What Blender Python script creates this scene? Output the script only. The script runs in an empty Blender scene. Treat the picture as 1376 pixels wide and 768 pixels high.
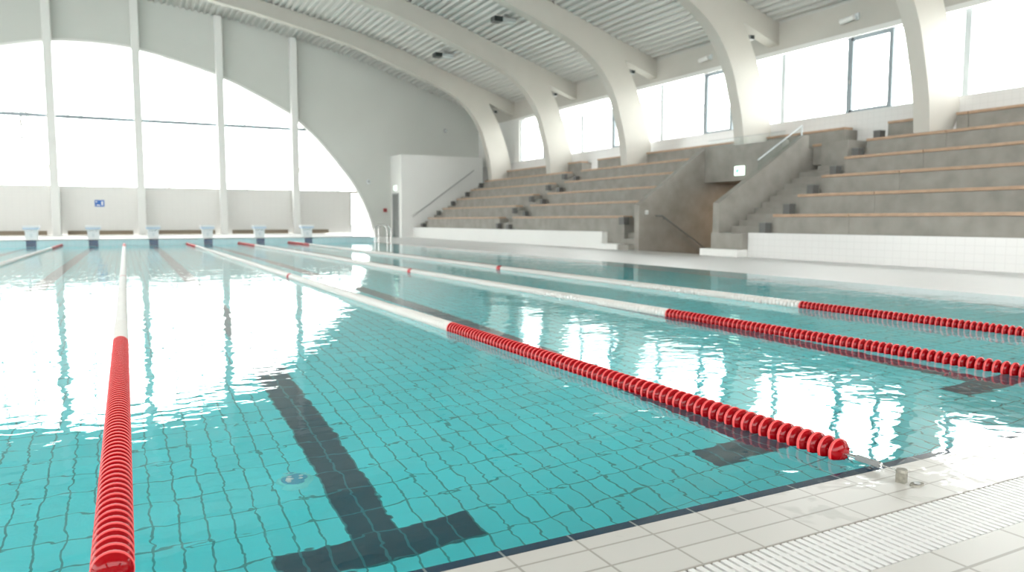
import bpy, bmesh, math, random
from mathutils import Vector, Matrix
from mathutils.geometry import tessellate_polygon
random.seed(4)
S = bpy.context.scene
COL = S.collection
PI = math.pi

# ------------------------------------------------------------------ materials
def new_mat(name):
    m = bpy.data.materials.new(name); m.use_nodes = True
    nt = m.node_tree
    return m, nt, nt.nodes['Principled BSDF'], nt.nodes['Material Output']

def simple(name, col, rough=0.5, metal=0.0, noise=0.0, nscale=3.0, spec=0.5, bump=0.0):
    m, nt, b, o = new_mat(name)
    b.inputs['Base Color'].default_value = (*col, 1)
    b.inputs['Roughness'].default_value = rough
    b.inputs['Metallic'].default_value = metal
    b.inputs['Specular IOR Level'].default_value = spec
    if noise or bump:
        tc = nt.nodes.new('ShaderNodeTexCoord')
        n = nt.nodes.new('ShaderNodeTexNoise'); n.inputs['Scale'].default_value = nscale; n.inputs['Detail'].default_value = 6
        nt.links.new(tc.outputs['Object'], n.inputs['Vector'])
        r = nt.nodes.new('ShaderNodeMapRange')
        r.inputs['From Min'].default_value = 0.3; r.inputs['From Max'].default_value = 0.7
        r.inputs['To Min'].default_value = 1 - noise; r.inputs['To Max'].default_value = 1 + noise
        nt.links.new(n.outputs['Fac'], r.inputs['Value'])
        mx = nt.nodes.new('ShaderNodeVectorMath'); mx.operation = 'SCALE'
        mx.inputs[0].default_value = col
        nt.links.new(r.outputs['Result'], mx.inputs['Scale'])
        nt.links.new(mx.outputs['Vector'], b.inputs['Base Color'])
        if bump:
            bp = nt.nodes.new('ShaderNodeBump'); bp.inputs['Strength'].default_value = bump; bp.inputs['Distance'].default_value = 0.01
            nt.links.new(n.outputs['Fac'], bp.inputs['Height']); nt.links.new(bp.outputs['Normal'], b.inputs['Normal'])
    return m

def tiles(name, axes, size, phase, mortar, col, grout, rough=0.2, var=0.05, wet=None, spec=0.5):
    """Grid of tiles on two object axes; size / phase in metres."""
    m, nt, b, o = new_mat(name)
    N = nt.nodes; L = nt.links
    tc = N.new('ShaderNodeTexCoord'); sp = N.new('ShaderNodeSeparateXYZ'); L.new(tc.outputs['Object'], sp.inputs[0])
    cb = N.new('ShaderNodeCombineXYZ')
    for k in (0, 1):
        s = N.new('ShaderNodeMath'); s.operation = 'SUBTRACT'; s.inputs[1].default_value = phase[k] - 400 * size[k]
        L.new(sp.outputs[axes[k]], s.inputs[0]); L.new(s.outputs[0], cb.inputs[k])
    br = N.new('ShaderNodeTexBrick'); br.offset = 0.0; br.squash = 1.0
    br.inputs['Scale'].default_value = 1.0
    br.inputs['Brick Width'].default_value = size[0]; br.inputs['Row Height'].default_value = size[1]
    br.inputs['Mortar Size'].default_value = mortar; br.inputs['Mortar Smooth'].default_value = 0.1; br.inputs['Bias'].default_value = 0.0
    c2 = tuple(c * (1 - var) for c in col)
    br.inputs['Color1'].default_value = (*col, 1); br.inputs['Color2'].default_value = (*c2, 1); br.inputs['Mortar'].default_value = (*grout, 1)
    L.new(cb.outputs[0], br.inputs['Vector'])
    L.new(br.outputs['Color'], b.inputs['Base Color'])
    b.inputs['Roughness'].default_value = rough; b.inputs['Specular IOR Level'].default_value = spec
    if wet:
        n = N.new('ShaderNodeTexNoise'); n.inputs['Scale'].default_value = 4.5; n.inputs['Detail'].default_value = 3; n.inputs['Distortion'].default_value = 0.8
        L.new(tc.outputs['Object'], n.inputs['Vector'])
        mr = N.new('ShaderNodeMapRange'); mr.inputs['From Min'].default_value = wet[0]; mr.inputs['From Max'].default_value = wet[1]
        L.new(sp.outputs[0], mr.inputs['Value'])                                   # wetter towards +X
        my = N.new('ShaderNodeMapRange'); my.inputs['From Min'].default_value = wet[2]; my.inputs['From Max'].default_value = wet[3]
        L.new(sp.outputs[1], my.inputs['Value'])
        a = N.new('ShaderNodeMath'); a.operation = 'MULTIPLY_ADD'; a.inputs[1].default_value = 1.0; a.inputs[2].default_value = -0.42
        L.new(mr.outputs[0], a.inputs[0])
        nm = N.new('ShaderNodeMath'); nm.operation = 'MULTIPLY_ADD'; nm.inputs[1].default_value = 2.2; nm.inputs[2].default_value = -0.6; L.new(n.outputs['Fac'], nm.inputs[0])
        a2 = N.new('ShaderNodeMath'); a2.operation = 'ADD'; L.new(a.outputs[0], a2.inputs[0]); L.new(nm.outputs[0], a2.inputs[1])
        a3 = N.new('ShaderNodeMath'); a3.operation = 'ADD'; L.new(a2.outputs[0], a3.inputs[0]); L.new(my.outputs[0], a3.inputs[1])
        st = N.new('ShaderNodeMapRange'); st.interpolation_type = 'SMOOTHSTEP'
        st.inputs['From Min'].default_value = 0.40; st.inputs['From Max'].default_value = 0.52
        L.new(a3.outputs[0], st.inputs['Value'])
        b.inputs['Coat IOR'].default_value = 1.33; b.inputs['Coat Roughness'].default_value = 0.02
        L.new(st.outputs[0], b.inputs['Coat Weight'])
        n2 = N.new('ShaderNodeTexNoise'); n2.inputs['Scale'].default_value = 9; n2.inputs['Detail'].default_value = 2
        L.new(tc.outputs['Object'], n2.inputs['Vector'])
        bp = N.new('ShaderNodeBump'); bp.inputs['Strength'].default_value = 0.25; bp.inputs['Distance'].default_value = 0.02
        L.new(n2.outputs['Fac'], bp.inputs['Height']); L.new(bp.outputs['Normal'], b.inputs['Coat Normal'])
    return m

M = {}
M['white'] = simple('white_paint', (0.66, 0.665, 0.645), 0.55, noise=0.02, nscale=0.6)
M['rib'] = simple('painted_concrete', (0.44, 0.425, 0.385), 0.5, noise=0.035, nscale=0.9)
M['wallgrey'] = simple('pale_render', (0.515, 0.53, 0.50), 0.6, noise=0.02, nscale=0.5)
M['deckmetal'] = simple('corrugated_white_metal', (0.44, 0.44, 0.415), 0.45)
M['concrete'] = simple('grey_concrete', (0.24, 0.228, 0.204), 0.75, noise=0.14, nscale=2.2, bump=0.15)
M['concrete_dark'] = simple('board_marked_concrete', (0.26, 0.245, 0.22), 0.75, noise=0.16, nscale=1.8, bump=0.15)
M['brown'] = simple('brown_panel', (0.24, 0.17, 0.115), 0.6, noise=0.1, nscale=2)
M['wood'] = simple('oiled_wood', (0.37, 0.245, 0.16), 0.5, noise=0.12, nscale=5)
M['darkbox'] = simple('dark_box', (0.10, 0.10, 0.095), 0.6)
M['frame'] = simple('window_frame_grey', (0.26, 0.31, 0.34), 0.4)
M['frame_light'] = simple('window_frame_pale', (0.55, 0.60, 0.62), 0.4)
M['steel'] = simple('steel', (0.55, 0.55, 0.54), 0.25, 1.0)
M['grey_steel'] = simple('grey_painted_steel', (0.32, 0.33, 0.33), 0.4)
M['weathered'] = simple('weathered_post', (0.17, 0.165, 0.135), 0.5, 0.2, noise=0.3, nscale=60)
M['red'] = simple('deep_red_plastic', (0.19, 0.001, 0.003), 0.10, spec=0.18)
M['coral'] = simple('coral_red_plastic', (0.62, 0.075, 0.075), 0.35, spec=0.25)
M['floatwhite'] = simple('white_plastic', (0.52, 0.51, 0.485), 0.35)
M['navy'] = simple('navy_tile', (0.012, 0.05, 0.11), 0.2)
M['bluetop'] = simple('pale_blue_platform', (0.45, 0.58, 0.72), 0.5)
M['blockwhite'] = simple('starting_block_white', (0.66, 0.69, 0.70), 0.4)
M['black'] = simple('black_metal', (0.03, 0.04, 0.04), 0.4)
M['lens'] = simple('lamp_glass', (0.55, 0.60, 0.60), 0.15)
M['doorgrey'] = simple('grey_door', (0.17, 0.18, 0.18), 0.5)
M['red_sign'] = simple('red_button', (0.35, 0.03, 0.03), 0.4)
M['signblue'] = simple('blue_sign', (0.02, 0.12, 0.42), 0.4)
M['grate'] = simple('white_grating', (0.55, 0.55, 0.54), 0.3)
M['channel'] = simple('channel_grey', (0.16, 0.16, 0.155), 0.6)
M['poolside'] = simple('pool_wall_tile', (0.42, 0.66, 0.68), 0.2)
M['trunk'] = simple('bare_bark', (0.30, 0.26, 0.22), 0.9)
M['ground'] = simple('pale_ground', (0.62, 0.62, 0.58), 0.9, noise=0.1, nscale=0.3)
M['house'] = simple('pale_house_wall', (0.80, 0.80, 0.78), 0.9)
M['houseroof'] = simple('grey_roof', (0.42, 0.45, 0.47), 0.8)
M['brownstrip'] = simple('brown_skirting', (0.19, 0.155, 0.11), 0.7)

M['whitetile_yz'] = tiles('white_wall_tile', (1, 2), (0.20, 0.165), (0.0, 0.0), 0.006, (0.62, 0.62, 0.61), (0.56, 0.56, 0.55), 0.2, 0.01)
M['paneltile_xz'] = tiles('white_infill_tile', (0, 2), (0.30, 0.15), (0.0, 0.0), 0.006, (0.60, 0.595, 0.57), (0.56, 0.555, 0.53), 0.3, 0.01)
DT = (0.435, 0.425, 0.40); DG = (0.25, 0.235, 0.21)
M['deck_far'] = tiles('deck_tile_far', (0, 1), (0.245, 0.245), (0.976, 1.91), 0.003, (0.60, 0.60, 0.595), (0.56, 0.555, 0.55), 0.35, 0.02)
M['deck_strip'] = tiles('deck_tile_edge', (0, 1), (0.245, 0.1175), (0.976, 1.835), 0.0045, DT, DG, 0.28, 0.04, wet=(1.6, 4.4, 1.90, 2.4))
M['deck_back'] = tiles('deck_tile_back', (0, 1), (0.36, 0.36), (2.13, 1.23), 0.006, DT, DG, 0.28, 0.04, wet=(2.6, 5.6, 2.0, 2.5))
M['pooltile'] = tiles('pool_floor_tile', (0, 1), (0.125, 0.25), (1.065, 3.27), 0.0052, (0.09, 0.90, 0.98), (0.02, 0.36, 0.40), 0.35, 0.08)
M['navyfloor'] = tiles('navy_floor_tile', (0, 1), (0.125, 0.25), (1.065, 3.27), 0.0065, (0.003, 0.070, 0.115), (0.02, 0.22, 0.26), 0.35, 0.1)
M['poolwall'] = tiles('pool_wall_tile_grid', (0, 2), (0.25, 0.125), (0.0, 0.0), 0.006, (0.42, 0.60, 0.63), (0.32, 0.52, 0.56), 0.25, 0.06)
M['navyedge'] = tiles('navy_edge_tile', (0, 1), (0.245, 4.0), (0.976, 0.0), 0.004, (0.010, 0.045, 0.095), (0.30, 0.36, 0.38), 0.2, 0.05)

def water_mat():
    m = bpy.data.materials.new('pool_water'); m.use_nodes = True
    nt = m.node_tree; N = nt.nodes; L = nt.links
    N.remove(N['Principled BSDF']); o = N['Material Output']
    g = N.new('ShaderNodeBsdfGlass'); g.inputs['IOR'].default_value = 1.333; g.inputs['Roughness'].default_value = 0.0
    g.inputs['Color'].default_value = (1.0, 1.0, 1.0, 1)
    tc = N.new('ShaderNodeTexCoord')
    n1 = N.new('ShaderNodeTexNoise'); n1.inputs['Scale'].default_value = 1.3; n1.inputs['Detail'].default_value = 2.0; n1.inputs['Roughness'].default_value = 0.45; n1.inputs['Distortion'].default_value = 0.3
    mp = N.new('ShaderNodeMapping'); mp.inputs['Scale'].default_value = (1.0, 1.25, 1.0)
    L.new(tc.outputs['Object'], mp.inputs[0]); L.new(mp.outputs[0], n1.inputs['Vector'])
    n2 = N.new('ShaderNodeTexNoise'); n2.inputs['Scale'].default_value = 7.5; n2.inputs['Detail'].default_value = 1.5; n2.inputs['Roughness'].default_value = 0.4; n2.inputs['Distortion'].default_value = 0.4
    L.new(mp.outputs[0], n2.inputs['Vector'])
    a = N.new('ShaderNodeMath'); a.operation = 'MULTIPLY_ADD'; a.inputs[1].default_value = 0.36
    L.new(n2.outputs['Fac'], a.inputs[0]); L.new(n1.outputs['Fac'], a.inputs[2])
    bp = N.new('ShaderNodeBump'); bp.inputs['Strength'].default_value = 1.0; bp.inputs['Distance'].default_value = 0.0055
    L.new(a.outputs[0], bp.inputs['Height']); L.new(bp.outputs['Normal'], g.inputs['Normal'])
    L.new(g.outputs[0], o.inputs['Surface'])
    return m
M['water'] = water_mat()

def glass_mat():
    m = bpy.data.materials.new('window_glass'); m.use_nodes = True
    nt = m.node_tree; N = nt.nodes; L = nt.links
    N.remove(N['Principled BSDF']); o = N['Material Output']
    t = N.new('ShaderNodeBsdfTransparent'); t.inputs['Color'].default_value = (0.95, 0.97, 0.97, 1)
    g = N.new('ShaderNodeBsdfGlossy'); g.inputs['Roughness'].default_value = 0.0
    lw = N.new('ShaderNodeLayerWeight'); lw.inputs['Blend'].default_value = 0.5
    pw = N.new('ShaderNodeMath'); pw.operation = 'POWER'; pw.inputs[1].default_value = 5.0; L.new(lw.outputs['Facing'], pw.inputs[0])
    f = N.new('ShaderNodeMath'); f.operation = 'MULTIPLY_ADD'; f.inputs[1].default_value = 0.6; f.inputs[2].default_value = 0.004; L.new(pw.outputs[0], f.inputs[0])
    x = N.new('ShaderNodeMixShader')
    L.new(f.outputs[0], x.inputs[0]); L.new(t.outputs[0], x.inputs[1]); L.new(g.outputs[0], x.inputs[2])
    L.new(x.outputs[0], o.inputs['Surface'])
    return m
M['glass'] = glass_mat()

def emit(name, col, s):
    m, nt, b, o = new_mat(name)
    b.inputs['Base Color'].default_value = (*col, 1)
    b.inputs['Emission Color'].default_value = (*col, 1); b.inputs['Emission Strength'].default_value = s
    return m
M['exit_green'] = emit('exit_green', (0.05, 0.55, 0.25), 1.2)
M['exit_white'] = emit('exit_white', (0.80, 1.0, 0.86), 1.3)

# ------------------------------------------------------------------ helpers
def link_mesh(name, bm, mat, parent=None, smooth=False):
    me = bpy.data.meshes.new(name)
    bmesh.ops.recalc_face_normals(bm, faces=bm.faces)
    bm.to_mesh(me); bm.free()
    for mm in (mat if isinstance(mat, (list, tuple)) else [mat]): me.materials.append(M[mm] if isinstance(mm, str) else mm)
    if smooth:
        for p in me.polygons: p.use_smooth = True
    o = bpy.data.objects.new(name, me); COL.objects.link(o)
    if parent: o.parent = parent
    return o

def tag(o, label=None, cat=None, group=None, kind=None):
    if label: o['label'] = label
    if cat: o['category'] = cat
    if group: o['group'] = group
    if kind: o['kind'] = kind
    return o

def thing(name, label, cat, loc=(0, 0, 0), rotz=0.0, group=None, kind=None):
    o = bpy.data.objects.new(name, None); COL.objects.link(o)
    o.location = loc; o.rotation_euler = (0, 0, rotz); o.empty_display_size = 0.1
    return tag(o, label, cat, group, kind)

def box(bm, x0, x1, y0, y1, z0, z1, bev=0.0):
    r = bmesh.ops.create_cube(bm, size=1.0)
    vs = r['verts']
    for v in vs:
        v.co = Vector((x0 + (v.co.x + .5) * (x1 - x0), y0 + (v.co.y + .5) * (y1 - y0), z0 + (v.co.z + .5) * (z1 - z0)))
    if bev:
        es = list({e for v in vs for e in v.link_edges})
        bmesh.ops.bevel(bm, geom=es, offset=bev, segments=2, affect='EDGES', profile=0.5)

def boxobj(name, dims, mat, parent=None, bev=0.0):
    bm = bmesh.new(); box(bm, *dims, bev=bev)
    return link_mesh(name, bm, mat, parent)

def prism(bm, pts, axis, a, b):
    """extrude a 2D polygon along axis from a to b; pts in remaining axes order."""
    def P(p, t):
        if axis == 'y': return (p[0], t, p[1])
        if axis == 'x': return (t, p[0], p[1])
        return (p[0], p[1], t)
    va = [bm.verts.new(P(p, a)) for p in pts]; vb = [bm.verts.new(P(p, b)) for p in pts]
    n = len(pts)
    if n > 8:
        for tri in tessellate_polygon([[Vector((p[0], p[1], 0)) for p in pts]]):
            bm.faces.new([va[k] for k in tri]); bm.faces.new([vb[k] for k in reversed(tri)])
    else:
        bm.faces.new(va); bm.faces.new(list(reversed(vb)))
    for i in range(n):
        j = (i + 1) % n
        bm.faces.new((va[i], vb[i], vb[j], va[j]))

def tube(bm, p0, p1, r, seg=10, r2=None):
    p0 = Vector(p0); p1 = Vector(p1); d = p1 - p0
    mt = Matrix.Translation((p0 + p1) / 2) @ d.to_track_quat('Z', 'Y').to_matrix().to_4x4()
    bmesh.ops.create_cone(bm, cap_ends=True, segments=seg, radius1=r, radius2=r if r2 is None else r2, depth=d.length, matrix=mt)

def lathe_y(bm, prof, y0, cx, cz, seg, mat_of=None):
    """profile [(y, r)] revolved around the Y axis through (cx, ., cz)"""
    rings = []
    for (y, r) in prof:
        rings.append([bm.verts.new((cx + r * math.cos(2 * PI * k / seg), y0 + y, cz + r * math.sin(2 * PI * k / seg))) for k in range(seg)])
    for i in range(len(prof) - 1):
        for k in range(seg):
            f = bm.faces.new((rings[i][k], rings[i][(k + 1) % seg], rings[i + 1][(k + 1) % seg], rings[i + 1][k]))
            f.smooth = True
            if mat_of: f.material_index = mat_of[i]
    bm.faces.new(rings[0]); bm.faces.new(rings[-1])

def interp(pts, x):
    if x <= pts[0][0]: return pts[0][1]
    for (a, b), (c, d) in zip(pts, pts[1:]):
        if x <= c: return b + (d - b) * (x - a) / (c - a)
    return pts[-1][1]

def smooth_curve(pts, n=8):
    out = []
    P = [pts[0]] + list(pts) + [pts[-1]]
    for i in range(1, len(P) - 2):
        p0, p1, p2, p3 = [Vector(q) for q in P[i - 1:i + 3]]
        for k in range(n):
            t = k / n
            q = 0.5 * ((2 * p1) + (p2 - p0) * t + (2 * p0 - 5 * p1 + 4 * p2 - p3) * t * t + (3 * p1 - p0 - 3 * p2 + p3) * t ** 3)
            out.append((q.x, q.y))
    out.append(tuple(pts[-1]))
    return out

# ------------------------------------------------------------------ main dimensions
AX = -1.0                     # hall axis (X)
YN, YF = 1.91, 34.7           # pool near / far edge
XL, XR = -12.5, 10.45         # pool left / right edge
DEP = 1.4
YE = 44.0                     # end wall plane
XW = 20.5                     # right side wall plane

# ------------------------------------------------------------------ pool shell
def struct(name, bm, mat, parent=None):
    o = link_mesh(name, bm, mat, parent); o['kind'] = 'structure'; return o

bm = bmesh.new(); box(bm, XL - .3, XR + .3, YN - .3, YF + .3, -DEP - .2, -DEP)
struct('floor_pool', bm, 'pooltile')
LANES = [(-3.9, -3.23), (-1.4, -1.09), (1.065, 1.12), (3.60, 3.25), (6.06, 5.42), (8.5, 7.53)]
LNAME = ['far left lane', 'lane left of the centre rope', 'front lane with the round floor inlet', 'lane right of the long diagonal rope', 'second lane from the right edge', 'lane beside the right pool edge']
for k, (xn, xf) in enumerate(LANES):
    bm = bmesh.new()
    zt = -DEP + .004
    def quad(p):
        lo = [bm.verts.new((a, b, -DEP)) for a, b in p]; hi = [bm.verts.new((a, b, zt)) for a, b in p]
        bm.faces.new(hi); bm.faces.new(list(reversed(lo)))
        for i in range(4): bm.faces.new((lo[i], lo[(i + 1) % 4], hi[(i + 1) % 4], hi[i]))
    quad([(xn - .5, 3.27), (xn + .5, 3.27), (xn + .5, 3.52), (xn - .5, 3.52)])
    quad([(xn - .125, 3.52), (xn + .125, 3.52), (xf + .125, 33.0), (xf - .125, 33.0)])
    quad([(xf - .5, 33.0), (xf + .5, 33.0), (xf + .5, 33.25), (xf - .5, 33.25)])
    o = link_mesh('lane_marking', bm, 'navyfloor')
    tag(o, 'dark navy tiled lane line on the pool floor, ' + LNAME[k], 'lane marking', 'lane lines on the pool floor')

bm = bmesh.new(); box(bm, XL - .3, XR + .3, YN - .3, YN, -DEP, -.045)
struct('wall_pool_near', bm, 'poolwall')
bm = bmesh.new(); box(bm, XL - .3, XR + .3, YF, YF + .3, -DEP, .22)
endw = struct('wall_pool_end', bm, 'poolwall')
bm = bmesh.new(); box(bm, XR, XR + .3, YN, YF, -DEP, -.045)
struct('wall_pool_right', bm, 'poolside')
bm = bmesh.new(); box(bm, XL - .3, XL, YN, YF, -DEP, -.045)
struct('wall_pool_left', bm, 'poolside')
BX = [x for _, x in LANES]
for x in BX + [9.55]:
    if x > 9: continue
    boxobj('target_panel', (x - .17, x + .17, YF - .012, YF + .05, -.6, .2), 'navy', endw)
bm = bmesh.new(); box(bm, XL, XR, YN, YN + .055, -.05, -.010, bev=.004)
struct('trim_1', bm, 'navyedge')

# water
bm = bmesh.new()
bmesh.ops.create_grid(bm, x_segments=1, y_segments=1, size=0.5)
for v in bm.verts: v.co = Vector((XL + (v.co.x + .5) * (XR - XL), YN + (v.co.y + .5) * (YF - YN), 0.0))
w = struct('pool_water', bm, 'water'); tag(w, 'clear turquoise pool water with small ripples', 'water')

# ------------------------------------------------------------------ decks
G0, G1 = 1.345, 1.60
bm = bmesh.new(); box(bm, XL - 12, XR + 14, G1, YN, -.045, 0.0)
struct('floor_edge', bm, 'deck_strip')
bm = bmesh.new(); box(bm, XL - 12, XR + 14, -8, G0, -.1, 0.0)
struct('floor_near', bm, 'deck_back')
bm = bmesh.new(); box(bm, XR, 15.25, YN, YE, -.045, 0.0); box(bm, 15.25, XW, 41.9, YE, -.045, 0)
struct('floor_right', bm, 'deck_far')
bm = bmesh.new(); box(bm, XL - 12, XL, YN, YE, -.045, 0.0)
struct('floor_left', bm, 'deck_far')
bm = bmesh.new(); box(bm, XL - 12, XR, YF, YE, .20, .25); box(bm, XL - 12, XR, YF + .3, YE, -.05, .2)
struct('floor_far', bm, 'deck_far')
bm = bmesh.new(); box(bm, XL - 2, XR + 6, G0 - .01, G1 + .01, -.16, -.1)
struct('floor_channel', bm, 'channel')

# overflow grating, one-metre modules
gx = -1.35 + .0
names = []
k = 0
x = -0.85
while x < 7.5:
    g = thing('drain_grating', '', 'grating', (x, G0, -.03), 0, 'white overflow gratings along the deck')
    bm = bmesh.new()
    n = 32
    for i in range(n):
        xx = .0156 + i * .0312
        box(bm, xx - .0102, xx + .0102, .004, G1 - G0 - .004, .008, .029)
    link_mesh('slats', bm, 'grate', g)
    for yy in (.062, .1275, .193):
        boxobj('cross_rod', (.003, .995, yy - .006, yy + .006, .0, .0265), 'grate', g)
    names.append((g, x)); x += .9985
for i, (g, x) in enumerate(names):
    a = ['cut by the bottom edge of the photo', 'nearest the bottom edge, left of the wet patch', 'starting below the end of the long diagonal rope', 'in front of the rope anchor post', 'right of the anchor post, at the right edge of the photo']
    nm = {0: 'white slatted overflow grating below the centre rope end', 1: 'white slatted overflow grating below the first lane floor T',
          2: 'white slatted overflow grating at the bottom edge, beside the dry tiles', 3: 'white slatted overflow grating in front of the rope anchor post',
          4: 'white slatted overflow grating right of the anchor post in the wet shine'}.get(i, 'white slatted overflow grating further right, %s past the wet patch' % ['first', 'second', 'third', 'fourth', 'fifth'][min(i - 5, 4)])
    g['label'] = nm

# ------------------------------------------------------------------ floor inlet
t = thing('floor_inlet', 'small round pale blue inlet fitting on the pool floor beside the T line', 'inlet', (.815, 4.25, -DEP))
bm = bmesh.new(); bmesh.ops.create_cone(bm, cap_ends=True, segments=28, radius1=.105, radius2=.085, depth=.02, matrix=Matrix.Translation((0, 0, .012)))
link_mesh('ring', bm, simple('inlet_pale', (0.13, .78, .80), .3), t)
bm = bmesh.new(); bmesh.ops.create_cone(bm, cap_ends=True, segments=24, radius1=.066, radius2=.06, depth=.02, matrix=Matrix.Translation((0, 0, .024)))
link_mesh('grille', bm, simple('inlet_blue', (0.04, .42, .62), .3), t)
for a in range(4):
    bm = bmesh.new(); bmesh.ops.create_cone(bm, cap_ends=True, segments=12, radius1=.014, radius2=.012, depth=.012, matrix=Matrix.Translation((.036 * math.cos(a * PI / 2 + .6), .036 * math.sin(a * PI / 2 + .6), .038)))
    link_mesh('nozzle', bm, simple('inlet_white', (.75, .9, .9), .3), t)

# ------------------------------------------------------------------ lane ropes
PITCH, RF, ZF = .0555, .0575, .022
PROF = [(-.0310, .014), (-.0305, .020), (-.0265, .032), (-.0200, .0440), (-.0100, .0520), (-.0055, .0550), (-.0045, RF), (.0065, RF), (.0080, .0562), (.0120, .050), (.0150, .030), (.0240, .020), (.0250, .012)]
MOF = [0, 0, 0, 0, 0, 1, 1, 1, 1, 0, 0, 0]
def float_mesh(name, m_face, m_rim, seg=28):
    bm = bmesh.new(); lathe_y(bm, PROF, 0, 0, 0, seg, MOF)
    # radial ribs on the face turned towards the swimmer
    for k in range(6):
        a = 2 * PI * k / 6 + .3
        c, s = math.cos(a), math.sin(a)
        bx = bmesh.new(); box(bx, .016, .036, -.0300, -.020, -.0018, .0018)
        for f in list(bx.faces):
            vs = [bm.verts.new((v.co.x * c - v.co.z * s, v.co.y, v.co.x * s + v.co.z * c)) for v in f.verts]
            nf = bm.faces.new(vs); nf.material_index = 0
        bx.free()
    me = bpy.data.meshes.new(name); bmesh.ops.recalc_face_normals(bm, faces=bm.faces); bm.to_mesh(me); bm.free()
    me.materials.append(M[m_face]); me.materials.append(M[m_rim])
    return me
ME_RED = float_mesh('red_float', 'red', 'coral')
ME_WHITE = float_mesh('white_float', 'floatwhite', 'floatwhite')

ROPES = [  # near point, far point, y where red turns white (near), marker y, start y
    ((-2.72, 2.35), (-2.19, 34.45), 6.4, 13.3, 'lane rope nearest the left edge, red only at its far end in the photo'),
    ((-.066, 2.27), (.012, 34.45), 6.70, 14.2, 'lane rope running straight away at left centre, red floats near, white beyond'),
    ((2.655, 2.065), (2.385, 34.45), 6.22, 13.3, 'lane rope crossing the middle, its red end held at the anchor post'),
    ((5.13, 2.14), (4.46, 34.45), 6.16, 13.6, 'lane rope second from the right, red floats leaving at the right edge'),
    ((6.93, 2.14), (6.60, 34.45), 6.03, 13.6, 'lane rope furthest right, closest to the bleacher side of the pool'),
]
PROF_FAR = [(-.029, .02), (-.0085, .0555), (.015, .0560), (.024, .02)]
for ri, (pn, pf, yr, ym, lab) in enumerate(ROPES):
    dx, dy = pf[0] - pn[0], pf[1] - pn[1]
    Ln = math.hypot(dx, dy); rz = -math.atan2(dx, dy)
    t = thing('lane_rope', lab, 'lane rope', (pn[0], pn[1], 0), rz, 'floating lane ropes')
    bm = bmesh.new(); tube(bm, (0, -.03, ZF), (0, Ln + .2, ZF), .006, 8)
    link_mesh('cable', bm, 'steel', t)
    n = int(Ln / PITCH)
    far_y = []
    i_ind = 0 if ri else 10 ** 6
    cnt = 0
    stuff = {'red': bmesh.new(), 'white': bmesh.new()}
    used = {'red': 0, 'white': 0}
    for i in range(n):
        s = .03 + i * PITCH
        wy = pn[1] + s * dy / Ln
        red = wy < yr or wy > 30.3 or abs(wy - ym) < .07
        start = 3.8 if ri == 0 else (2.6 if ri == 4 else 0)   # what lies left of / below the frame is left to the rest
        if cnt < 100 and ri > 0:
            o = bpy.data.objects.new('float_red' if red else 'float_white', ME_RED if red else ME_WHITE)
            COL.objects.link(o); o.parent = t; o.location = (0, s, ZF); o.rotation_euler = (0, random.uniform(0, 6.28), 0)
            o['label'] = 'glossy red float with coral rim' if red else 'white float'
            cnt += 1
        else:
            key = 'red' if red else 'white'
            lathe_y(stuff[key], PROF_FAR, s, 0, ZF, 14, [0, 1, 0]); used[key] += 1
    for key in ('red', 'white'):
        if used[key]:
            o = link_mesh('floats_' + key, stuff[key], ['red', 'coral'] if key == 'red' else ['floatwhite', 'floatwhite'], t)
            o['kind'] = 'stuff'; o['label'] = 'rest of the red floats' if key == 'red' else 'rest of the white floats'
        else: stuff[key].free()
    # tension rod at the near end
    bm = bmesh.new(); tube(bm, (0, -.17, .026), (0, -.02, ZF), .0085, 10); link_mesh('tension_rod', bm, 'steel', t)
    bm = bmesh.new(); box(bm, -.011, .011, -.165, -.055, .012, .034, bev=.004); link_mesh('turnbuckle', bm, 'doorgrey', t)
    bm = bmesh.new(); tube(bm, (0, -.275, .022), (0, -.16, .025), .003, 8); link_mesh('hook_wire', bm, 'steel', t)

def anchor(x, y, lab):
    a = thing('anchor_post', lab, 'anchor', (x, y, 0), .25, 'rope anchor posts in the deck')
    bm = bmesh.new(); box(bm, -.017, .017, -.017, .017, -.002, .040, bev=.003); link_mesh('post', bm, 'weathered', a)
    bm = bmesh.new(); bmesh.ops.create_cone(bm, cap_ends=True, segments=20, radius1=.022, radius2=.019, depth=.012, matrix=Matrix.Translation((0, 0, .046))); link_mesh('cap', bm, 'weathered', a)
    return a
anchor(2.61, 1.775, 'weathered square steel post holding the middle lane rope at the pool edge')
s = thing('deck_socket', 'small flat oval steel plate in the deck tiles behind the anchor post', 'plate', (2.635, 1.728, 0))
bm = bmesh.new(); bmesh.ops.create_cone(bm, cap_ends=True, segments=28, radius1=.034, radius2=.031, depth=.006, matrix=Matrix.Translation((0, 0, .003)) @ Matrix.Diagonal((1.0, .6, 1, 1)))
link_mesh('plate', bm, 'weathered', s)
bm = bmesh.new(); bmesh.ops.create_cone(bm, cap_ends=True, segments=16, radius1=.012, radius2=.012, depth=.005, matrix=Matrix.Translation((0, 0, .0065)))
link_mesh('keyhole', bm, 'grey_steel', s)

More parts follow.
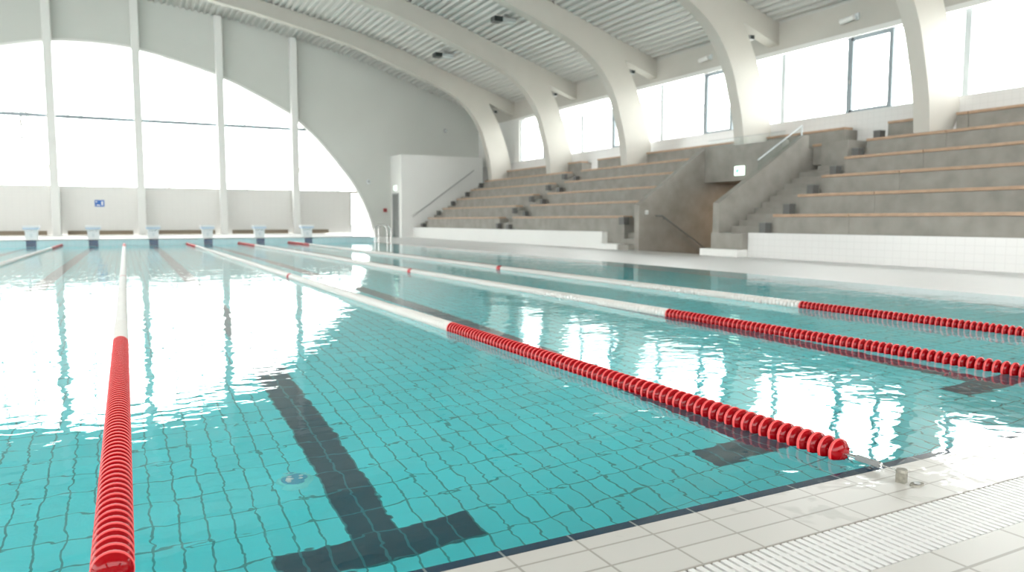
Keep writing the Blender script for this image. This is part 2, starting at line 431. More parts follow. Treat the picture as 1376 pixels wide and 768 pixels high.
# ------------------------------------------------------------------ starting blocks
BLAB = ['at the left edge of the photo', 'second from the left, below the blue wall sign', 'third from the left, right of the centre rope', 'fourth from the left, between two wall columns',
        'fifth from the left', 'rightmost, nearest the glazed door']
for k, x in enumerate(BX):
    t = thing('starting_block', 'white starting block with pale blue platform, ' + BLAB[k], 'starting block', (x, YF + .32, .25), 0, 'starting blocks at the far pool end')
    bm = bmesh.new(); prism(bm, [(-.20, 0), (.20, 0), (.21, .30), (.24, .40), (-.24, .40), (-.21, .30)], 'y', -.16, .22); link_mesh('pedestal', bm, 'blockwhite', t)
    bm = bmesh.new(); box(bm, -.27, .27, -.30, .34, .40, .46, bev=.012); link_mesh('platform', bm, 'bluetop', t)
    bm = bmesh.new(); box(bm, -.28, .28, -.23, .35, .46, .545, bev=.012); link_mesh('tread', bm, 'blockwhite', t)
    bm = bmesh.new(); tube(bm, (-.16, -.24, .33), (.16, -.24, .33), .014); tube(bm, (-.16, -.24, .33), (-.16, -.15, .34), .014); tube(bm, (.16, -.24, .33), (.16, -.15, .34), .014)
    link_mesh('grab_bar', bm, 'steel', t)
    bm = bmesh.new(); box(bm, -.045, .045, -.166, -.158, .08, .22); link_mesh('front_panel', bm, 'frame_light', t)

# ------------------------------------------------------------------ roof
ROOF = [(0, 12.50), (2.3, 12.36), (5.9, 11.96), (7.8, 11.66), (12.0, 10.80), (14.5, 10.12), (16.4, 9.48), (19.3, 8.50), (21.5, 7.80)]
RC = smooth_curve(ROOF, 10)
def roofz(x): return interp(RC, abs(x - AX))
pts = []
PR = .30
xx = -21.7
flip = 0
prof = [(0, 0), (.10, 0), (.14, .085), (.26, .085)]
while xx < 21.7:
    for (dx, dz) in prof:
        px = xx + dx
        pts.append((AX + px, roofz(AX + px) + dz))
    xx += PR
bm = bmesh.new()
ring = pts + [(p[0], p[1] + .12) for p in reversed(pts)]
prof_v0 = [bm.verts.new((p[0], -7.5, p[1])) for p in pts]; prof_v1 = [bm.verts.new((p[0], YE + .1, p[1])) for p in pts]
top0 = [bm.verts.new((p[0], -7.5, roofz(p[0]) + .25)) for p in pts]; top1 = [bm.verts.new((p[0], YE + .1, roofz(p[0]) + .25)) for p in pts]
for i in range(len(pts) - 1):
    bm.faces.new((prof_v0[i], prof_v1[i], prof_v1[i + 1], prof_v0[i + 1]))
    bm.faces.new((top0[i], top0[i + 1], top1[i + 1], top1[i]))
    bm.faces.new((prof_v0[i], prof_v0[i + 1], top0[i + 1], top0[i])); bm.faces.new((prof_v1[i + 1], prof_v1[i], top1[i], top1[i + 1]))
struct('ceiling', bm, 'deckmetal')

# ------------------------------------------------------------------ arch ribs
IN = [(0, 11.92), (2.5, 11.83), (5.4, 11.42), (8.0, 10.95), (10.7, 10.36), (12.2, 9.98), (13.9, 9.40), (15.6, 8.80), (16.6, 8.45), (17.55, 8.02), (18.4, 7.45), (19.05, 6.70), (19.42, 6.0), (19.66, 5.25), (19.84, 4.6), (19.96, 3.95), (20.02, 3.345)]
OUT = [(20.95, 3.345), (21.25, 4.0), (21.12, 4.7), (20.86, 5.5), (20.55, 6.3), (20.2, 7.0), (19.82, 7.66)]
inr = smooth_curve(IN, 5); outl = smooth_curve(OUT, 4)
RY = [39.0, 32.3, 25.95, 19.25, 12.6, 5.95]
RT = .46
RL = ['furthest white arch rib, beside the white stair block at the end wall', 'second furthest white arch rib, over the left bleacher block', 'white arch rib landing on the bleachers left of the stair tunnel',
      'white arch rib landing above the stair tunnel with the exit sign', 'white arch rib landing on the right bleachers, nearest in view', 'white arch rib overhead beyond the right frame edge']
for k, y in enumerate(RY):
    half = inr + outl + [(21.5, 7.06), (21.5, 7.84)]
    n = 32
    roofl = [(21.5 - 21.5 * i / n, 0) for i in range(1, n + 1)]
    roofl = [(d, interp(RC, d) + .03) for d, _ in roofl]
    right = [(AX + d, z) for d, z in half] + [(AX + d, z) for d, z in roofl]
    # left half: mirror, legs carried down in the same way
    left = [(AX - d, z) for d, z in reversed(half[1:] + roofl[:-1])]
    ring = right + left
    bm = bmesh.new(); prism(bm, ring, 'y', y, y + RT)
    bmesh.ops.triangulate(bm, faces=[f for f in bm.faces if len(f.verts) > 4])
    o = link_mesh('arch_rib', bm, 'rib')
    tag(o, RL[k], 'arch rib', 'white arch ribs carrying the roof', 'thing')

# ------------------------------------------------------------------ end wall with arched window
ARC = [(0, 10.06), (1.7, 9.97), (3.6, 9.58), (5.9, 8.93), (7.7, 8.16), (9.7, 7.12), (10.4, 6.55), (11.75, 5.20), (13.4, 3.10), (14.2, 1.45), (14.55, .25), (14.6, 0)]
ac = smooth_curve(ARC, 6)
def archz(d): return interp(ac, d)
bm = bmesh.new()
ra = [(AX + d, z) for d, z in ac]; la = [(AX - d, z) for d, z in reversed(ac)][:-1]
inner = la + ra
outer = [(XW + .3, 0), (XW + .3, 8.0)] + [(AX + 21.5 - 43 * i / 40, roofz(AX + 21.5 - 43 * i / 40) + .1) for i in range(41)] + [(AX - 21.8, 0)]
prism(bm, inner + outer, 'y', YE, YE + .45)
bmesh.ops.triangulate(bm, faces=[f for f in bm.faces if len(f.verts) > 4])
struct('wall_end', bm, 'wallgrey')
# arch lining (white edge)
bm = bmesh.new()
lin = [(p[0] , p[1]) for p in inner]
def inset(p, q, r, w):
    t = (Vector(r) - Vector(p)).normalized(); nrm = Vector((t.y, -t.x))
    return (q[0] + nrm.x * w, q[1] + nrm.y * w)
inn2 = []
for i, q in enumerate(lin):
    p = lin[max(i - 1, 0)]; r = lin[min(i + 1, len(lin) - 1)]
    inn2.append(inset(p, q, r, .12))
prism(bm, lin + list(reversed(inn2)), 'y', YE - .05, YE + .40)
bmesh.ops.triangulate(bm, faces=[f for f in bm.faces if len(f.verts) > 4])
struct('trim_2', bm, 'white')
# infill panel below the sill
SILL = 2.70; DX = 12.15
bm = bmesh.new(); box(bm, AX - 13.15, DX, YE + .15, YE + .38, .25, SILL)
box(bm, AX - 13.2, DX, YE + .10, YE + .40, SILL, SILL + .05)
struct('wall_infill', bm, 'paneltile_xz')
CX = [-10.78, -6.86, -2.95, .92, 4.95, 8.87]
for k, x in enumerate(CX):
    zt = roofz(x) - .02
    bm = bmesh.new(); box(bm, x - .19, x + .19, YE - .42, YE - .02, .25, zt, bev=.03)
    o = link_mesh('window_column', bm, 'white')
    lab = ['', '', 'leftmost in the photo', 'second from left, right of the blue sign', 'third from left', 'rightmost, where the arch falls away'][k] or ('outside the left edge, %s' % ['outer', 'inner'][k])
    tag(o, 'slim white column before the arched window, ' + lab, 'column', 'columns of the arched window', 'thing')
# skirting strips between columns
edges = [-12] + CX + [11.2]
for a, b in zip(edges, edges[1:]):
    bm = bmesh.new(); box(bm, a + .45, b - .45, YE + .05, YE + .15, .255, .48)
    o = struct('baseboard_end', bm, 'brownstrip')

def arch_bay(idx, x0, x1):
    t = thing('window_%d' % idx, None, None); t['kind'] = 'structure'
    y = YE + .22
    def top(x): return archz(abs(x - AX))
    # outline sampled
    n = 14
    xs = [x0 + (x1 - x0) * i / n for i in range(n + 1)]
    xs = [x for x in xs if top(x) > SILL + .1]
    # glass
    bm = bmesh.new()
    poly = [(xs[0], SILL), (xs[-1], SILL)] + [(x, top(x)) for x in reversed(xs)]
    prism(bm, poly, 'y', y, y + .012)
    bmesh.ops.triangulate(bm, faces=[f for f in bm.faces if len(f.verts) > 4])
    link_mesh('glass', bm, 'glass', t)
    bm = bmesh.new(); box(bm, xs[0], xs[-1], y - .05, y - .005, 6.12, 6.30)
    if top(xs[0]) > 6.3 or top(xs[-1]) > 6.3:
        if top(xs[-1]) < 6.3:
            bm.free(); bm = bmesh.new()
            xe = max(x for x in [x0 + (x1 - x0) * i / 60 for i in range(61)] if top(x) > 6.3)
            box(bm, x0, xe, y - .05, y - .005, 6.12, 6.30)
        link_mesh('transom', bm, 'frame', t)
    else: bm.free()
    for f in (1 / 3, 2 / 3):
        xm = x0 + (x1 - x0) * f
        if top(xm) > SILL + .3:
            boxobj('mullion', (xm - .03, xm + .03, y - .045, y - .006, SILL + .04, top(xm)), 'frame', t)
    return t
for i, (a, b) in enumerate(zip([AX - 13.1] + CX, CX + [12.6])): arch_bay(i + 1, a, b)
# glazed end door beneath the arch foot
t = thing('door_1', None, None); t['kind'] = 'structure'
n = 14
xs = [DX + (13.59 - DX) * i / n for i in range(n + 1)]
bm = bmesh.new(); prism(bm, [(xs[0], 0.0), (xs[-1], 0.0)] + [(x, min(SILL - .12, archz(x - AX))) for x in reversed(xs)], 'y', YE + .22, YE + .232)
bmesh.ops.triangulate(bm, faces=[f for f in bm.faces if len(f.verts) > 4])
link_mesh('glass', bm, 'glass', t)
boxobj('frame', (DX - .04, DX + .02, YE + .15, YE + .3, 0, SILL), 'frame_light', t)
boxobj('frame', (DX, 12.95, YE + .15, YE + .3, SILL - .1, SILL + .03), 'brownstrip', t)
boxobj('handle', (DX + .10, DX + .13, YE + .14, YE + .2, .95, 1.2), 'steel', t)

# blue sign on the end wall
t = thing('wall_sign', 'small square blue sign with a white figure on the white end wall', 'sign', (-1.03, YE + .14, 1.88))
bm = bmesh.new(); box(bm, -.22, .22, -.012, 0, -.17, .17); link_mesh('panel', bm, 'signblue', t)
bm = bmesh.new()
box(bm, .08, .16, -.016, -.011, -.1, .1); box(bm, -.14, .02, -.016, -.011, -.12, -.07); bmesh.ops.create_cone(bm, cap_ends=True, segments=12, radius1=.04, radius2=.04, depth=.006, matrix=Matrix.Translation((-.14, -.014, .08)) @ Matrix.Rotation(PI / 2, 4, 'X'))
link_mesh('symbol', bm, 'white', t)
# red button + grey device right of the glazed door
t = thing('alarm_button', 'small round dark red alarm button on the end wall beside the grey door', 'button', (13.66 + .55, YE, 1.62))
bm = bmesh.new(); box(bm, -.11, .11, -.05, 0, -.11, .11, bev=.012); link_mesh('housing', bm, 'red_sign', t)
bm = bmesh.new(); bmesh.ops.create_cone(bm, cap_ends=True, segments=16, radius1=.05, radius2=.045, depth=.03, matrix=Matrix.Translation((0, -.06, 0)) @ Matrix.Rotation(PI / 2, 4, 'X')); link_mesh('push', bm, 'black', t)
t = thing('wall_speaker', 'small pale round speaker on the end wall above the alarm button', 'speaker', (13.2, YE, 3.32))
bm = bmesh.new(); bmesh.ops.create_cone(bm, cap_ends=True, segments=20, radius1=.13, radius2=.10, depth=.07, matrix=Matrix.Translation((0, -.035, 0)) @ Matrix.Rotation(PI / 2, 4, 'X')); link_mesh('shell', bm, 'frame_light', t)
bm = bmesh.new(); bmesh.ops.create_cone(bm, cap_ends=True, segments=20, radius1=.075, radius2=.07, depth=.02, matrix=Matrix.Translation((0, -.075, 0)) @ Matrix.Rotation(PI / 2, 4, 'X')); link_mesh('grille', bm, 'grey_steel', t)

# ------------------------------------------------------------------ white stair block at the end wall
WBX, WBY = 14.57, 42.0
bm = bmesh.new(); box(bm, WBX, 19.85, WBY, YE, 0, 4.85)
struct('wall_corner', bm, 'white')
t = thing('door_2', None, None); t['kind'] = 'structure'
boxobj('leaf', (WBX - .02, WBX - .003, 42.55, 43.55, 0.0, 2.55), 'doorgrey', t)
boxobj('frame', (WBX - .03, WBX - .003, 42.47, 42.55, 0, 2.62), 'grey_steel', t)
boxobj('frame', (WBX - .03, WBX - .003, 43.55, 43.63, 0, 2.62), 'grey_steel', t)
boxobj('frame', (WBX - .03, WBX - .003, 42.47, 43.63, 2.55, 2.63), 'grey_steel', t)
boxobj('handle', (WBX - .07, WBX - .02, 42.65, 42.69, 1.0, 1.16), 'steel', t)

def exit_sign(loc, rot, lab, w=.42, h=.26):
    t = thing('exit_sign', lab, 'sign', loc, rot, None)
    bm = bmesh.new(); box(bm, -w / 2, w / 2, -.05, 0, -h / 2, h / 2, bev=.006); link_mesh('housing', bm, 'exit_white', t)
    bm = bmesh.new(); box(bm, -w * .1, w * .42, -.054, -.049, -h * .06, h * .06)
    prism(bm, [(-w * .40, 0), (-w * .08, h * .3), (-w * .08, -h * .3)], 'y', -.054, -.049)
    link_mesh('arrow', bm, 'exit_green', t)
    return t
exit_sign((WBX - .005, 43.05, 2.93), -PI / 2, 'small lit exit sign above the grey door in the white stair block')
# handrail on the white block
t = thing('wall_handrail', 'grey handrail sloping up the white stair block wall', 'handrail', (14.95, WBY, 0))
bm = bmesh.new(); pA, pB = (.25, -.09, 1.22), (4.25, -.09, 4.05); tube(bm, pA, pB, .03, 12); link_mesh('rail', bm, 'grey_steel', t)
for f in (.04, .5, .96):
    p = Vector(pA).lerp(Vector(pB), f)
    bm = bmesh.new(); tube(bm, (p.x, 0, p.z - .05), (p.x, -.09, p.z - .01), .014, 8); link_mesh('bracket', bm, 'grey_steel', t)

# ------------------------------------------------------------------ right side wall, windows
WS, WT = 4.39, 6.75
BAY = [(38.45, 31.95), (31.95, 25.7), (25.7, 19.1), (19.1, 12.7), (12.7, 6.1), (6.1, -.5)]
bm = bmesh.new()
box(bm, XW, XW + .35, -7.5, YE, 0.0, WS)
struct('wall_right', bm, 'whitetile_yz')
bm = bmesh.new()
box(bm, XW, XW + .35, 38.45, YE, WS, WT + .13); box(bm, XW, XW + .35, -7.5, -.5, WS, WT + .13)
box(bm, XW - .05, XW + .02, -7.5, 38.44, WT - .02, WT + .13)
struct('wall_right_upper', bm, 'white')
bm = bmesh.new(); box(bm, XW, XW + .35, -7.5, YE, WT + .13, 8.05); struct('wall_right_band', bm, 'rib')
for i, (ya, yb) in enumerate(BAY):
    t = thing('window_%d' % (i + 8), None, None); t['kind'] = 'structure'
    xg = XW + .2
    bm = bmesh.new(); box(bm, xg, xg + .012, yb, ya, WS, WT); link_mesh('glass', bm, 'glass', t)
    c0, c1 = ya - 2.72, ya - 4.08          # opening casement
    bm = bmesh.new(); box(bm, xg - .09, xg - .005, ya - .09, ya + .09, WS, WT); link_mesh('post', bm, 'frame_light', t)
    bm = bmesh.new()
    box(bm, xg - .10, xg - .004, c0 - .07, c0 + .12, WS, WT); box(bm, xg - .10, xg - .004, c1 - .10, c1 + .03, WS, WT)
    box(bm, xg - .10, xg - .004, c1, c0, WT - .13, WT); box(bm, xg - .10, xg - .004, c1, c0, WS, WS + .09)
    link_mesh('casement_frame', bm, 'frame', t)
    bm = bmesh.new(); box(bm, xg - .07, xg - .004, yb, ya, WT - .05, WT); box(bm, xg - .07, xg - .004, yb, ya, WS, WS + .04); link_mesh('frame', bm, 'frame_light', t)
    bm = bmesh.new(); box(bm, xg - .15, xg - .10, c0 - .02, c0 + .01, 5.3, 5.42); link_mesh('handle', bm, 'grey_steel', t)
# left side: unseen wall, its open band sized to let in fill daylight
LWX = AX - 21.5
BACKTOP = 7.0
bm = bmesh.new()
box(bm, LWX - .35, LWX, -7.5, YE, 0, .6); box(bm, LWX - .35, LWX, -7.5, YE, 7.3, 8.05); box(bm, LWX - .35, LWX, 38.5, YE, .6, 7.3)
struct('wall_left', bm, 'white')

bm = bmesh.new(); box(bm, LWX - .35, XW + .35, -7.9, -7.5, 0, 2.0); box(bm, LWX - .35, XW + .35, -7.9, -7.5, BACKTOP, 13)  # unseen wall behind the camera, its gap sized to tune the fill light
struct('wall_near', bm, 'white')
# outside rail seen through the side windows
t = thing('outside_railing', 'thin pale railing outside the right window band', 'railing', (XW + 1.4, 19, 0))
bm = bmesh.new(); tube(bm, (0, -20, 5.32), (0, 20, 5.32), .015, 8); link_mesh('top_rail', bm, 'frame_light', t)
for i in range(21):
    bm = bmesh.new(); tube(bm, (0, -20 + 2 * i, 3.5), (0, -20 + 2 * i, 5.32), .012, 6); link_mesh('baluster', bm, 'frame_light', t)

# ------------------------------------------------------------------ bleachers
X0, DXR, Z0, DZR = 15.4, .90, 1.165, .543
def rx(i): return X0 + DXR * i
def rzt(i): return Z0 + DZR * i
ORD = ['lowest', 'second', 'third', 'fourth', 'fifth', 'top']
def tier(i, y0, y1, lab, group, cuts=()):
    t = thing('bleacher_tier', lab, 'bench', (rx(i), (y0 + y1) / 2, 0), 0, group)
    yc = (y0 + y1) / 2
    segs = []; a = y0
    for c0, c1 in sorted(cuts):
        if a < c0: segs.append((a, c0))
        a = max(a, c1)
    if a < y1: segs.append((a, y1))
    zb = 0 if i == 0 else rzt(i - 1) - .09
    for a, b in segs:
        bm = bmesh.new()
        box(bm, .045, (DXR + .04) if i < 5 else XW - rx(i) - .002, a - yc + .004, b - yc - .004, zb, rzt(i) - .075)
        link_mesh('riser', bm, 'concrete', t)
    for a, b in segs:
        bm = bmesh.new(); box(bm, 0, .40, a - yc + .012, b - yc - .012, rzt(i) - .072, rzt(i), bev=.008); link_mesh('seat_plank', bm, 'wood', t)
    return t
ribcut = [(y - .12, y + RT + .25) for y in RY]
def cuts_for(i, y0, y1):
    return [c for c in ribcut if i == 5 and c[0] < y1 and c[1] > y0]
YJ = 12.15
for i in range(6):
    tier(i, YJ, 14.5, '%s concrete bench tier with wooden seat, short piece beside the right stairs' % ORD[i], 'short bench tiers right of the stairs', cuts_for(i, YJ, 14.5))
    tier(i, 3.0, YJ, '%s concrete bench tier with wooden seat, long piece leaving the right edge' % ORD[i], 'long bench tiers at the right edge', cuts_for(i, 3.0, YJ))
    if i:
        tier(i, 20.32, 29.55, '%s concrete bench tier with wooden seat left of the stair tunnel' % ORD[i], 'bench tiers left of the tunnel', cuts_for(i, 20.32, 29.55))
    else:
        tier(i, 21.2, 29.55, 'lowest concrete bench tier with wooden seat left of the stair tunnel', 'bench tiers left of the tunnel')
    tier(i, 30.9, 40.0, '%s concrete bench tier with wooden seat, furthest bleacher block' % ORD[i], 'bench tiers of the furthest block', cuts_for(i, 30.9, 40.0))
tier(5, 15.95, 20.3, 'top concrete bench tier with wooden seat above the tunnel lintel', None, cuts_for(5, 15.95, 20.3))
tier(4, 15.95, 16.38, 'short wooden bench end beside the top of the right parapet', None)

# tiled plinths in front of the bleachers
bm = bmesh.new(); box(bm, 15.2, 15.44, 3.0, 15.16, 0, .665); struct('wall_plinth_right', bm, 'whitetile_yz')
bm = bmesh.new(); box(bm, 15.2, 15.44, 22.2, 41.75, 0, .60); struct('wall_plinth_left', bm, 'white')
# low white steps
boxobj('step', (14.82, 15.44, 15.16, 16.66, 0, .20), 'white', None, .01)
tag(bpy.data.objects['step'], 'low white tiled step at the foot of the right stairs', 'step')
o = boxobj('step', (14.95, 15.44, 20.95, 22.2, 0, .20), 'white', None, .01)
tag(o, 'low white tiled step left of the stair tunnel', 'step')

def stairs(lab, y0, y1, xs, zs, n, tr, rs, mat='concrete', narrow=None):
    t = thing('bleacher_stairs', lab, 'stairs', (xs, (y0 + y1) / 2, 0))
    h = (y1 - y0) / 2
    for k in range(n):
        z1 = zs + rs * (k + 1)
        hh = h if not narrow or k < narrow[0] else narrow[1]
        boxobj('step', (tr * k, tr * (k + 1) + .02, -h + .004, hh - .004, 0 if z1 < .98 else z1 - .75, z1), mat, t, .008)
    return t
stairs('concrete stair flight between the right parapet and the right benches', 14.51, 16.38, 15.44, .47, 16, .30, .181, narrow=(11, .49))
boxobj('landing', (15.0, 15.44, 15.17, 16.39, .2, .65), 'concrete', bpy.data.objects['bleacher_stairs']).matrix_parent_inverse = bpy.data.objects['bleacher_stairs'].matrix_basis.inverted()
stairs('concrete aisle stairs between the two left bleacher blocks', 29.56, 30.89, 15.44, .62, 10, .45, .2715)
stairs('concrete stair flight along the white stair block wall', 40.01, 41.98, 15.44, .42, 17, .29, .181)
stairs('short concrete steps left of the tunnel parapet', 20.32, 21.19, 15.0, 0.0, 5, .30, .19)
bm = bmesh.new(); box(bm, 18.9, XW - .002, 15.0, 15.94, 2.6, 3.35); struct('floor_landing', bm, 'concrete')
bm = bmesh.new(); box(bm, 18.9, 20.4, 15.96, 16.65, 0, 2.55); struct('wall_stair_side', bm, 'concrete')

# dark boxes at the aisle ends of the benches
def dark(x, y, z, lab, h=.26, w=.26, d=.24):
    t = thing('aisle_box', lab, 'box', (x, y, z), 0, 'dark boxes at the bench ends')
    bm = bmesh.new(); box(bm, -d / 2, d / 2, -w / 2, w / 2, 0, h, bev=.01); link_mesh('body', bm, 'darkbox', t)
    bm = bmesh.new(); box(bm, -d / 2 - .008, d / 2 + .008, -w / 2 - .008, w / 2 + .008, h, h + .02); link_mesh('lid', bm, 'channel', t)
for i in range(6):
    k = int(round((rx(i) - .27 - 15.44) / .30)) if i else 0
    zz = (.47 + .181 * (k + 1)) if i else .667
    dark(15.32 if i == 0 else 15.44 + .30 * (k + .5), 14.66, zz, 'dark box at the stair end of the %s bench in the right block' % ORD[i], .26 if i == 0 else .42, .22)
for i in range(5):
    dark(rx(i) - .14 if i else 15.3, 30.75 if i else 30.7, (rzt(i) - .38) if i else .62, 'dark box at the %s bench end, left side of the left aisle' % ORD[i], .24, .20, .2)
    dark(rx(i) - .14 if i else 15.32, 29.7, (rzt(i) - .40 - .1) if i else .61, 'dark box at the %s bench end, right side of the left aisle' % ORD[i], .2, .22, .2)
    if i: dark(rx(i) - .14, 40.15, rzt(i) - .40, 'dark box at the %s bench end beside the white stair block' % ORD[i], .24, .22, .2)
    else: dark(15.32, 40.4, .61, 'dark box at the lowest bench end beside the white stair block', .2, .25)
dark(15.32, 21.05, .86, 'dark box at the lowest bench end left of the tunnel parapet', .24, .3)

# ------------------------------------------------------------------ tunnel
bm = bmesh.new()
prism(bm, [(15.2, -1.6), (20.4, -1.6), (20.4, 3.25), (18.45, 3.25), (18.0, 3.47), (15.2, 1.52)], 'y', 20.06, 20.31)
o = struct('wall_tunnel_left', bm, 'concrete_dark'); 
bm = bmesh.new()
prism(bm, [(15.30, -1.6), (20.4, -1.6), (20.4, 2.9), (18.88, 2.9), (18.88, 3.62), (18.72, 3.62), (15.30, 1.50)], 'y', 16.40, 16.66)
struct('wall_tunnel_right', bm, 'concrete')
bm = bmesh.new(); box(bm, 18.0, 18.3, 16.66, 20.06, 2.30, 3.47)
struct('wall_tunnel_lintel', bm, 'concrete')
bm = bmesh.new(); box(bm, 18.3, 20.4, 16.66, 20.06, 2.30, 2.6); box(bm, 18.3, 19.93, 16.66, 20.06, 2.6, 3.25)
struct('ceiling_tunnel', bm, 'concrete_dark')
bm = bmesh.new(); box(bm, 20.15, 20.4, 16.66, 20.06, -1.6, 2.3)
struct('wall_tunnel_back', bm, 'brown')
t = thing('tunnel_stairs', 'concrete stairs going down inside the tunnel', 'stairs', (15.25, 18.36, 0))
for k in range(8):
    boxobj('step', (.35 * k + .35, .35 * (k + 1) + .36, -1.69, 1.69, -.18 * (k + 1) - .3, -.18 * (k + 1)), 'concrete_dark', t)
bm = bmesh.new(); box(bm, 18.4, 20.4, 16.66, 20.06, -1.6, -1.5); struct('floor_tunnel', bm, 'concrete_dark')
boxobj('landing', (0, .35, -1.69, 1.69, -.3, -.002), 'concrete', t)
lt = bpy.data.lights.new('tunnel_light', 'AREA'); lt.energy = 45; lt.color = (1.0, .74, .48); lt.size = .5
lo = bpy.data.objects.new('tunnel_light', lt); COL.objects.link(lo); lo.location = (19.3, 18.4, 2.27)
# handrail in the tunnel
t = thing('tunnel_handrail', 'dark handrail sloping down the tunnel wall', 'handrail', (16.0, 20.06, 0))
pA, pB = (.1, -.09, 1.16), (2.4, -.09, -.20)
bm = bmesh.new(); tube(bm, pA, pB, .03, 12); tube(bm, (-.15, -.09, 1.16), pA, .03, 12); link_mesh('rail', bm, 'doorgrey', t)
for f in (.05, .5, .95):
    p = Vector(pA).lerp(Vector(pB), f); bm = bmesh.new(); tube(bm, (p.x, 0, p.z - .06), (p.x, -.09, p.z - .01), .014, 8); link_mesh('bracket', bm, 'doorgrey', t)
# lamp on the parapet
t = thing('wall_lamp', 'small pale step lamp on the dark tunnel wall', 'lamp', (15.5, 20.06, 1.27))
bm = bmesh.new(); box(bm, -.06, .06, -.05, 0, -.07, .07, bev=.012); link_mesh('housing', bm, 'white', t)
bm = bmesh.new(); box(bm, -.04, .04, -.056, -.049, -.05, .02); link_mesh('diffuser', bm, 'lens', t)
exit_sign((18.0, 18.38, 2.62), -PI / 2, 'lit green and white exit sign on the concrete lintel over the tunnel', .42, .30)
# glass guards
t = thing('glass_guard', 'low clear glass guard along the top of the tunnel lintel', 'guard', (18.15, 18.36, 3.47))
for k in range(3):
    bm = bmesh.new(); box(bm, -.008, .008, -1.68 + k * 1.125, -.58 + k * 1.125, .0, .26); link_mesh('glass_panel', bm, 'glass', t)
boxobj('top_rail', (-.012, .012, -1.68, 1.68, .26, .275), 'grey_steel', t)
t = thing('glass_balustrade', 'sloping glass balustrade with a pale rail on the right parapet', 'balustrade', (15.3, 16.53, 0))
bm = bmesh.new()
prism(bm, [(1.6, 2.50), (3.35, 3.58), (3.35, 3.86), (1.6, 2.78)], 'y', -.008, .008)
link_mesh('glass_panel', bm, 'glass', t)
bm = bmesh.new(); tube(bm, (1.6, 0, 2.80), (3.40, 0, 3.91), .022, 10); tube(bm, (3.40, 0, 3.91), (3.40, 0, 3.6), .022, 10); link_mesh('rail', bm, 'frame_light', t)

# ------------------------------------------------------------------ fixtures under the roof
def flood(x, y, lab):
    z = roofz(x) - .02
    t = thing('ceiling_floodlight', lab, 'floodlight', (x, y, z), 0, 'floodlights under the corrugated roof')
    bm = bmesh.new(); box(bm, -.10, .10, -.10, .10, -.06, .0); link_mesh('mount', bm, 'grey_steel', t)
    bm = bmesh.new(); tube(bm, (0, 0, -.05), (0, 0, -.26), .03, 10); link_mesh('stem', bm, 'grey_steel', t)
    bm = bmesh.new(); box(bm, -.62, -.22, -.22, .22, -.36, -.14, bev=.03); link_mesh('lamp_head', bm, 'black', t)
    bm = bmesh.new(); box(bm, -.22, .40, -.20, .20, -.34, -.16, bev=.02); link_mesh('gear_box', bm, 'lens', t)
    bm = bmesh.new(); box(bm, .05, .75, .26, .36, -.14, -.04); link_mesh('rail', bm, 'grey_steel', t)
FL = [(15.5, 37.0), (15.5, 29.9)]
flood(14.95, 36.1, 'small dark floodlight under the roof between the two furthest ribs')
flood(14.75, 28.9, 'larger dark floodlight under the roof between the second and third ribs')
def spot(y, z, lab):
    t = thing('wall_spotlight', lab, 'spotlight', (XW, y, z), 0, 'white spotlights above the window band')
    bm = bmesh.new(); box(bm, -.06, 0, -.06, .06, -.1, .1); link_mesh('mount', bm, 'frame_light', t)
    bm = bmesh.new(); tube(bm, (-.02, 0, 0), (-.14, 0, -.02), .02); link_mesh('arm', bm, 'frame_light', t)
    bm = bmesh.new(); tube(bm, (-.14, .02, -.02), (-.16, .5, -.07), .085, 16); link_mesh('head', bm, 'white', t)
spot(16.1, 7.3, 'white cylinder spotlight above the window band right of the tunnel rib')
spot(22.6, 7.3, 'white cylinder spotlight above the window band left of the tunnel rib')
for k, y in enumerate(RY[:5]):
    t = thing('rib_speaker', 'small dark speaker under the beam of the ' + ['furthest', 'second furthest', 'third furthest', 'tunnel', 'nearest'][k] + ' arch rib', 'speaker', (19.25, y + .02, 7.22), 0, 'speakers under the rib beams')
    bm = bmesh.new(); box(bm, -.09, .12, -.02, .22, -.09, .07, bev=.015); link_mesh('body', bm, 'grey_steel', t)
    bm = bmesh.new(); box(bm, -.07, .10, -.028, -.018, -.07, .05); link_mesh('grille', bm, 'black', t)
t = thing('wall_detector', 'small round detector on the shaded end wall above the white stair block', 'detector', (18.2, YE, 6.6))
bm = bmesh.new(); bmesh.ops.create_cone(bm, cap_ends=True, segments=18, radius1=.14, radius2=.1, depth=.08, matrix=Matrix.Translation((0, -.04, 0)) @ Matrix.Rotation(PI / 2, 4, 'X')); link_mesh('base', bm, 'grey_steel', t)
bm = bmesh.new(); bmesh.ops.create_uvsphere(bm, u_segments=14, v_segments=8, radius=.07, matrix=Matrix.Translation((0, -.08, 0))); link_mesh('dome', bm, 'lens', t)
# ladder rails at the far right pool corner
t = thing('pool_ladder', 'pair of thin curved ladder rails at the far right pool corner', 'ladder', (10.5, 33.4, 0))
for dy in (-.28, .28):
    bm = bmesh.new()
    pp = [(.45, dy, 0), (.45, dy, .55), (.30, dy, .78), (.0, dy, .80), (-.14, dy, .62), (-.14, dy, -.7)]
    for a, b in zip(pp, pp[1:]): tube(bm, a, b, .022, 10)
    link_mesh('rail', bm, 'steel', t)
for z in (-.25, -.55):
    bm = bmesh.new(); box(bm, -.2, -.1, -.28, .28, z - .015, z + .015); link_mesh('rung', bm, 'steel', t)

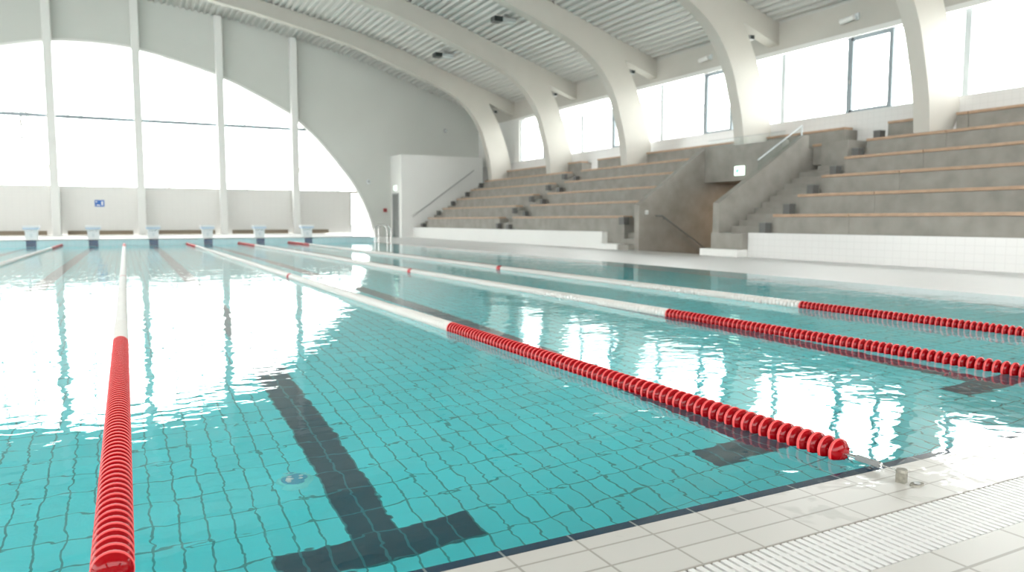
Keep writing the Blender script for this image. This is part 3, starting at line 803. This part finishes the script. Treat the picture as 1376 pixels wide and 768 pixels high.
# ------------------------------------------------------------------ outside
bm = bmesh.new(); box(bm, -150, 150, YE + .6, 200, -.6, -.3); struct('ground', bm, 'ground')
bm = bmesh.new(); box(bm, XW + .6, 150, -60, YE + .6, -.6, -.3); struct('ground_right', bm, 'ground')
def tree(x, y, h, lab, seed):
    rnd = random.Random(seed)
    t = thing('bare_tree', lab, 'tree', (x, y, -.3), 0, 'bare winter trees outside')
    bt = bmesh.new(); tube(bt, (0, 0, 0), (0, 0, h * .45), .16, 8, .11); link_mesh('trunk', bt, 'trunk', t)
    bb = bmesh.new()
    def grow(p, d, l, r, lev):
        q = p + d * l
        tube(bb, p, q, r, 5, r * .6)
        if lev == 0: return
        for _ in range(3):
            nd = (d + Vector((rnd.uniform(-.7, .7), rnd.uniform(-.7, .7), rnd.uniform(-.1, .5)))).normalized()
            grow(q, nd, l * .72, r * .6, lev - 1)
    for _ in range(4):
        d = Vector((rnd.uniform(-.6, .6), rnd.uniform(-.6, .6), 1)).normalized()
        grow(Vector((0, 0, h * .42)), d, h * .2, .07, 3)
    link_mesh('branches', bb, 'trunk', t)
tree(-4.6, 60, 10, 'bare tree outside the arched window at the left edge', 1)
tree(3.2, 66, 8, 'bare tree outside the second bay of the arched window', 2)
tree(12.5, 62, 7, 'bare tree outside the fourth bay of the arched window', 3)
tree(40.0, 30.0, 11, 'slim bare tree outside the side window above the tunnel', 5)
t = thing('neighbouring_house', 'pale low building seen through the side window left of the tunnel', 'building', (34, 47, -.3))
bm = bmesh.new(); box(bm, -4, 4, -9, 9, 0, 8.2); link_mesh('walls', bm, 'house', t)
bm = bmesh.new(); box(bm, -4.3, 4.3, -9.3, 9.3, 8.2, 8.8); link_mesh('roof', bm, 'houseroof', t)

# ------------------------------------------------------------------ world, camera
SKY = 7.6
wd = bpy.data.worlds.new('overcast_sky'); S.world = wd; wd.use_nodes = True
bg = wd.node_tree.nodes['Background']; bg.inputs['Color'].default_value = (1.0, 0.995, 0.97, 1); bg.inputs['Strength'].default_value = SKY

cam = bpy.data.cameras.new('camera'); co = bpy.data.objects.new('camera', cam); COL.objects.link(co)
co.location = (0, 0, 1.0); co.rotation_euler = (math.radians(90 - 5.029), 0, math.radians(-27.519))
cam.sensor_width = 36; cam.lens = 1000 / 1376 * 36; cam.clip_end = 500; cam.clip_start = .05
cam.dof.use_dof = True; cam.dof.focus_distance = 3.1; cam.dof.aperture_fstop = 2.8
S.camera = co
S.view_settings.view_transform = 'Standard'; S.view_settings.look = 'None'
S.view_settings.exposure = 0.28; S.view_settings.gamma = 1.0; S.view_settings.use_curve_mapping = False
cy = S.cycles
cy.caustics_refractive = True; cy.caustics_reflective = True
cy.max_bounces = 14; cy.diffuse_bounces = 6; cy.glossy_bounces = 6; cy.transmission_bounces = 8; cy.transparent_max_bounces = 12
cy.sample_clamp_indirect = 12.0
cy.use_denoising = True
